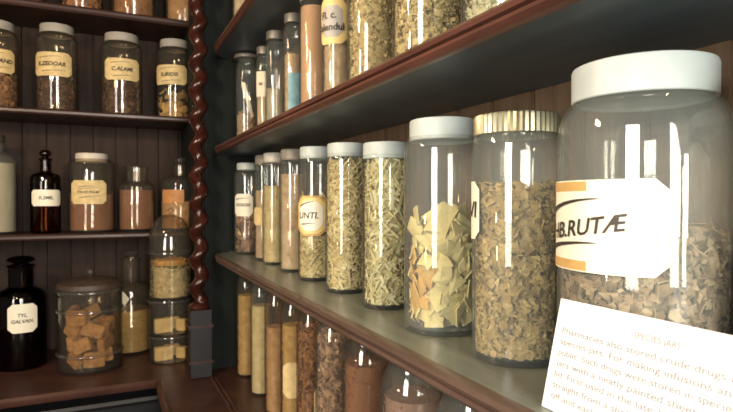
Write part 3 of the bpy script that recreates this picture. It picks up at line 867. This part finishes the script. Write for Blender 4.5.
for (xl, xr, yt, tx, lb, kind, mat, fh, lab, cl) in [
    (-26, 20, 24, 'CARV.AND', (-20, 15, 53, 76), 'chunk', 'h_red', .10, 'white-lidded jar cut off by the left picture edge on the upper far shelf', 'reddish root pieces in the cut-off jar on the upper far shelf'),
    (36, 79, 28, 'R.ZEDOAR', (37, 72, 57, 80), 'chunk', 'h_dark', .115, 'white-lidded jar whose aged label reads ZEDOAR on the far shelf', 'dark root pieces in the jar with the ZEDOAR label'),
    (101, 143, 37, 'C.ALAMI', (106, 139, 63, 84), 'chunk', 'h_dark', .13, 'white-lidded jar with yellow label between two others on the upper far shelf', 'dark fine roots in the middle yellow-label jar on the far shelf'),
    (157, 193, 43, 'R.IRIDIS', (157, 187, 69, 88), 'slices', 'h_slice', .075, 'white-lidded jar with yellow slices beside the twisted column', 'yellowish slices in the jar beside the twisted column')]:
    x, y, r = far(xl, xr)
    H = z_at(x, y, 0, yt) - Z2 + .002
    j = screw_jar('storage_jar', x, y, Z2, r, H, lab, G_A, 'lid_far', .030, r * .80, neck=.76, sh=.035, gl='glass_old')
    label_at(j, x, y, r, Z2, *lb, 'aged', tx, .0190, shear=.15, bold=.0007, lines=[(-.04, .03, .021, .027, .002), (-.03, .045, -.025, -.020, .002)])
    fill(j, r, fh, kind, M[mat], rng, cl, 'dried roots' if kind != 'slices' else 'dried slices', .55)

# top far shelf: only the feet of the jars show
for i, (xl, xr, mat, kind, lab) in enumerate([(62, 104, 'h_orange', 'chunk', 'orange-brown jar on the highest far shelf, leftmost of three cut off above'),
                                   (112, 156, 'h_red', 'chaff', 'reddish brown jar on the highest far shelf, middle of three cut off above'),
                                   (166, 204, 'h_tan', 'chaff', 'jar with bright highlights on the highest far shelf next to the twisted column')]):
    x, y, r = far(xl, xr, 2.19)
    j = screw_jar('storage_jar', x, y, Z1, r, .26, lab, 'jars on the highest far shelf', 'lid_w', gl='glass_old')
    fill(j, r, .16, kind, M[mat], rng, ['orange-brown lumps', 'reddish brown chaff', 'tan chaff'][i] + ' in a jar on the highest far shelf', 'dried herbs', .4)
x, y, r = far(2, 46, 2.19)
j = screw_jar('storage_jar', x, y, Z1, r, .26, 'brownish jar foot at the top left corner on the highest far shelf', 'jars on the highest far shelf', 'lid_w', gl='glass_old')
fill(j, r, .16, 'chunk', M['h_red'], rng, 'reddish lumps in the leftmost jar on the highest far shelf', 'dried herbs', .4)

# middle far shelf
G_B = 'bottles and jars on the middle far shelf'
x, y, r = far(-32, 18, 2.185)
j = stopper_bottle('glass_bottle', x, y, Z3, r, z_at(x, y, 0, 135) - Z3, z_at(x, y, 0, 152) - Z3, r * .45, 'large bottle of cream-white powder cut off by the left edge on the middle far shelf', G_B, 'glass', 'cap', dome=.03)
fill(j, r, z_at(x, y, 0, 166) - Z3, 'powder', M['h_white'], rng, 'cream-white powder in the large bottle at the left edge', 'powder', 1, .008, 'powder')
x, y, r = far(30, 61, 2.185)
j = stopper_bottle('apothecary_bottle', x, y, Z3, r, z_at(x, y, 0, 150) - Z3, z_at(x, y, 0, 173) - Z3, r * .36, 'small dark amber stoppered bottle with white label on the middle far shelf', G_B, 'glass_brown', 'knob', dome=.018)
label_at(j, x, y, r, Z3, 32, 60, 190, 206, 'white', 'R.SMIL.', .016, shear=.15)
fill(j, r, .12, 'powder', M['h_dark'], rng, 'dark contents of the small amber bottle', 'powder', 1, .008, 'powder')
x, y, r = far(68, 115, 2.19)
j = screw_jar('storage_jar', x, y, Z3, r, z_at(x, y, 0, 154) - Z3, 'wide white-lidded jar with cream label on the middle far shelf', G_B, 'lid_w', .030, r * .70, neck=.66, sh=.022, gl='glass_old')
label_at(j, x, y, r, Z3, 72, 106, 181, 204, 'aged', 'P.RHEI PALM', .0125, shear=.15, lines=[(-.03, .035, .018, .022, .002), (-.03, .04, .010, .016, .0015), (-.03, .04, -.02, -.012, .002)])
fill(j, r, .125, 'powder', M['h_brick'], rng, 'reddish-brown powder in the wide cream-label jar', 'powder', 1, .008, 'powder')
x, y, r = far(118, 155, 2.19)
j = stopper_bottle('wide_mouth_bottle', x, y, Z3, r, z_at(x, y, 0, 167) - Z3, z_at(x, y, 0, 182) - Z3, r * .62, 'open wide-mouthed bottle of brown powder with no label on the middle far shelf', G_B, 'glass_old', None, dome=.016)
fill(j, r, .142, 'powder', M['h_brick'], rng, 'brown powder filling the open wide-mouthed bottle', 'powder', 1, .008, 'powder')
x, y, r = far(160, 200, 2.19)
j = stopper_bottle('apothecary_bottle', x, y, Z3, r, z_at(x, y, 0, 157) - Z3, z_at(x, y, 0, 176) - Z3, r * .34, 'clear bottle with orange label and narrow stoppered neck beside the twisted column', G_B, 'glass_old', 'knob', dome=.03)
label_at(j, x, y, r, Z3, 163, 184, 190, 203, 'orange', None)
fill(j, r, .10, 'powder', M['h_tan'], rng, 'tan powder in the orange-label bottle beside the column', 'powder', 1, .008, 'powder')

# counter
x, y, r = far(-6, 46, 2.17)
j = stopper_bottle('apothecary_bottle', x, y, ZC, r, z_at(x, y, 0, 256) - ZC, z_at(x, y, 0, 288) - ZC, r * .50, 'large dark stoppered bottle with rounded white handwritten label at the left on the counter', None, 'glass_dark', 'knob', dome=.03)
label_at(j, x, y, r, ZC, 7, 36, 301, 329, 'white', ['TYL.', 'GALVAN.'], .016, shear=.2)
fill(j, r, .17, 'powder', M['h_dark'], rng, 'dark contents of the large labelled bottle on the counter', 'powder', 1, .008, 'powder')
x, y, r = far(108, 152, 2.22)
j = stopper_bottle('apothecary_bottle', x, y, ZC, r, z_at(x, y, 0, 250) - ZC, z_at(x, y, 0, 282) - ZC, r * .42, 'large murky green bottle behind the biscuit jar on the counter', None, 'glass_old', 'knob', dome=.03)
mm = MB(); rr_ = r + .0006; pts = [(-.030, .235), (-.004, .205), (-.030, .165)]
mm.add([wrap(rr_, s, z) for s, z in pts] + [wrap(rr_ + .0006, s, z) for s, z in pts], [(2, 1, 0), (3, 4, 5), (0, 1, 4, 3), (1, 2, 5, 4), (2, 0, 3, 5)])
mm.build('paper_slip', M['paper'], j, smooth=0)
fill(j, r, .15, 'powder', M['h_moss'], rng, 'murky olive contents of the large bottle behind the biscuit jar', 'powder', 1, .008, 'powder')

# ribbed cylindrical jar with knobbed lid, filled with tan blocks
x, y, r = far(56, 122, 2.05)
zt = z_at(x, y, 0, 283) - ZC
bj = tag(empty('ribbed_glass_jar', (x, y, ZC), -math.atan2(x, y)), 'big cylindrical glass jar with knobbed lid holding tan blocks on the counter', 'jar')
H = zt
def ring_bump(z): return [(r, z - .006), (r + .004, z - .004), (r + .006, z), (r + .004, z + .004), (r, z + .006)]
prof = [(0, 0), (r - .004, 0), (r, .004)] + [(r, H), (r - .003, H), (r - .003, .012), (r - .008, .009), (0, .009)]
m = MB(); m.lathe(prof, 64); m.build('glass_body', M['glass_old'], bj, smooth=50)
for zr in (.058, H - .085, H - .022):
    m = MB(); m.lathe([(r + .0002, zr - .006), (r + .004, zr - .004), (r + .006, zr), (r + .004, zr + .004), (r + .0002, zr + .006)], 64); m.build('glass_ring', M['glass_ring'], bj, smooth=60)
m = MB(); m.lathe([(0, H + .022), (.012, H + .022), (r * .5, H + .018), (r * .85, H + .010), (r + .002, H + .002), (r + .003, H - .012), (r + .0005, H - .012), (r * .9, H + .003), (r * .5, H + .013), (0, H + .017)], 56)
lid = m.build('glass_lid', M['lid_b'], bj, smooth=50)
m = MB(); m.lathe([(0, H + .018), (.008, H + .020), (.005, H + .026), (.011, H + .032), (.013, H + .038), (.009, H + .045), (0, H + .047)], 24); m.build('lid_knob', M['glass_old'], lid, smooth=60)
rg = random.Random(21); bx_, by_, br = x, y, r
proto = None; k = 0
cells = []
for layer, zc_ in enumerate((.040, .088, .136, .178)):
    for a in range(5 if layer < 3 else 3):
        cells.append((layer, zc_, a))
for layer, zc_, a in cells:
    ang = R(72 * a + 31 * layer) + rg.uniform(-.12, .12); rad = br * .55
    w_, d_, h_ = rg.uniform(.050, .066), rg.uniform(.020, .028), rg.uniform(.040, .050)
    m = MB(); m.box((-w_ / 2, -d_ / 2, -h_ / 2), (w_ / 2, d_ / 2, h_ / 2), .003)
    o = m.build('dried_block', M['biscuit']); o.location = (bx_ + rad * math.cos(ang), by_ + rad * math.sin(ang), ZC + zc_)
    o.rotation_euler = (rg.uniform(-.15, .15), rg.uniform(-.5, .5), ang + math.pi / 2 + rg.uniform(-.2, .2))
    tag(o, 'tan block among others in the big cylindrical jar on the counter', 'block', 'tan blocks in the cylindrical jar')

# stack of three round glass dishes under a dome
x, y, r = far(147, 193, 2.03)
lv = [ZC, z_at(x, y, 0, 333), z_at(x, y, 0, 298), z_at(x, y, 0, 251)]
G_D = 'stacked round glass dishes by the column'
names = ['bottom glass dish with cream blocks in the stack beside the column base', 'middle glass dish with cream blocks in the stack beside the column', 'tall top glass dish of pale green leaves in the stack beside the column']
for i in range(3):
    h = lv[i + 1] - lv[i] - .0005
    d = tag(empty('glass_dish', (x, y, lv[i]), 0), names[i], 'dish', G_D)
    rr = r * (.97 if i < 2 else .95)
    m = MB(); m.lathe([(0, 0), (rr - .006, 0), (rr - .003, .003), (rr - .002, .006), (rr - .002, h), (rr - .005, h), (rr - .005, .008), (0, .006)], 56)
    m.build('glass_body', M['glass_old'], d, smooth=40)
    m = MB(); m.lathe([(rr - .0018, h - .009), (rr + .002, h - .008), (rr + .004, h - .004), (rr + .002, h), (rr - .0018, h)], 56); m.build('rim', M['glass_ring'], d, smooth=60)
    if i < 2:
        for k, (ox, oy, a, w_, hh) in enumerate([(-.026, -.018, .15, .058, .048), (.036, -.014, -.6, .034, .040), (.006, .032, .1, .050, .040)]):
            m = MB(); m.box((-w_ / 2, -.013, 0), (w_ / 2, .013, hh * (1 if i else .95)), .0025)
            o = m.build('cream_block', M['soap']); o.location = (x + ox, y + oy, lv[i] + .0085); o.rotation_euler[2] = a
            tag(o, ['larger cream block at the left', 'smaller cream block at the right front', 'cream block at the back'][k] + [' of the bottom dish', ' of the middle dish'][i], 'block', 'cream blocks in the stacked dishes')
    else:
        fill(d, rr, h * .62, 'leaf', M['h_green'], rng, 'pale green leaves in the top dish of the stack', 'dried leaves', .35, .008)
        o = fill(d, rr * .96, .018, 'leaf', M['h_chip_o'], rng, 'orange petals on top of the pale green leaves in the stack', 'dried petals', .12, .008 + h * .66)
dm = tag(empty('glass_dome', (x, y, lv[3])), 'clear glass dome cover topping the stacked dishes beside the twisted column', 'dome cover')
hd = z_at(x, y, 0, 208) - lv[3]
m = MB(); rd = r * .97
hd_ = hd - .022
pr = [(rd, 0), (rd + .003, .003), (rd, .008)] + [(max(0, rd * math.cos(t * math.pi / 2) ** .75) if t < 1 else 0, .010 + (hd_ - .010) * math.sin(t * math.pi / 2)) for t in (0, .12, .24, .36, .48, .6, .7, .8, .88, .95, 1)]
pi_ = [(max(0, q[0] - .003), q[1] - (.003 if q[1] > .02 else 0)) for q in reversed(pr[3:])] + [(rd - .003, 0)]
m.lathe(pr + pi_, 56); m.build('glass_cover', M['glass_old'], dm, smooth=50)
zt_ = pr[-1][1]
m = MB(); m.lathe([(0, zt_ - .001), (.007, zt_), (.005, zt_ + .006), (.010, zt_ + .012), (.008, zt_ + .019), (0, zt_ + .022)], 20); m.build('knob', M['glass_old'], dm, smooth=60)
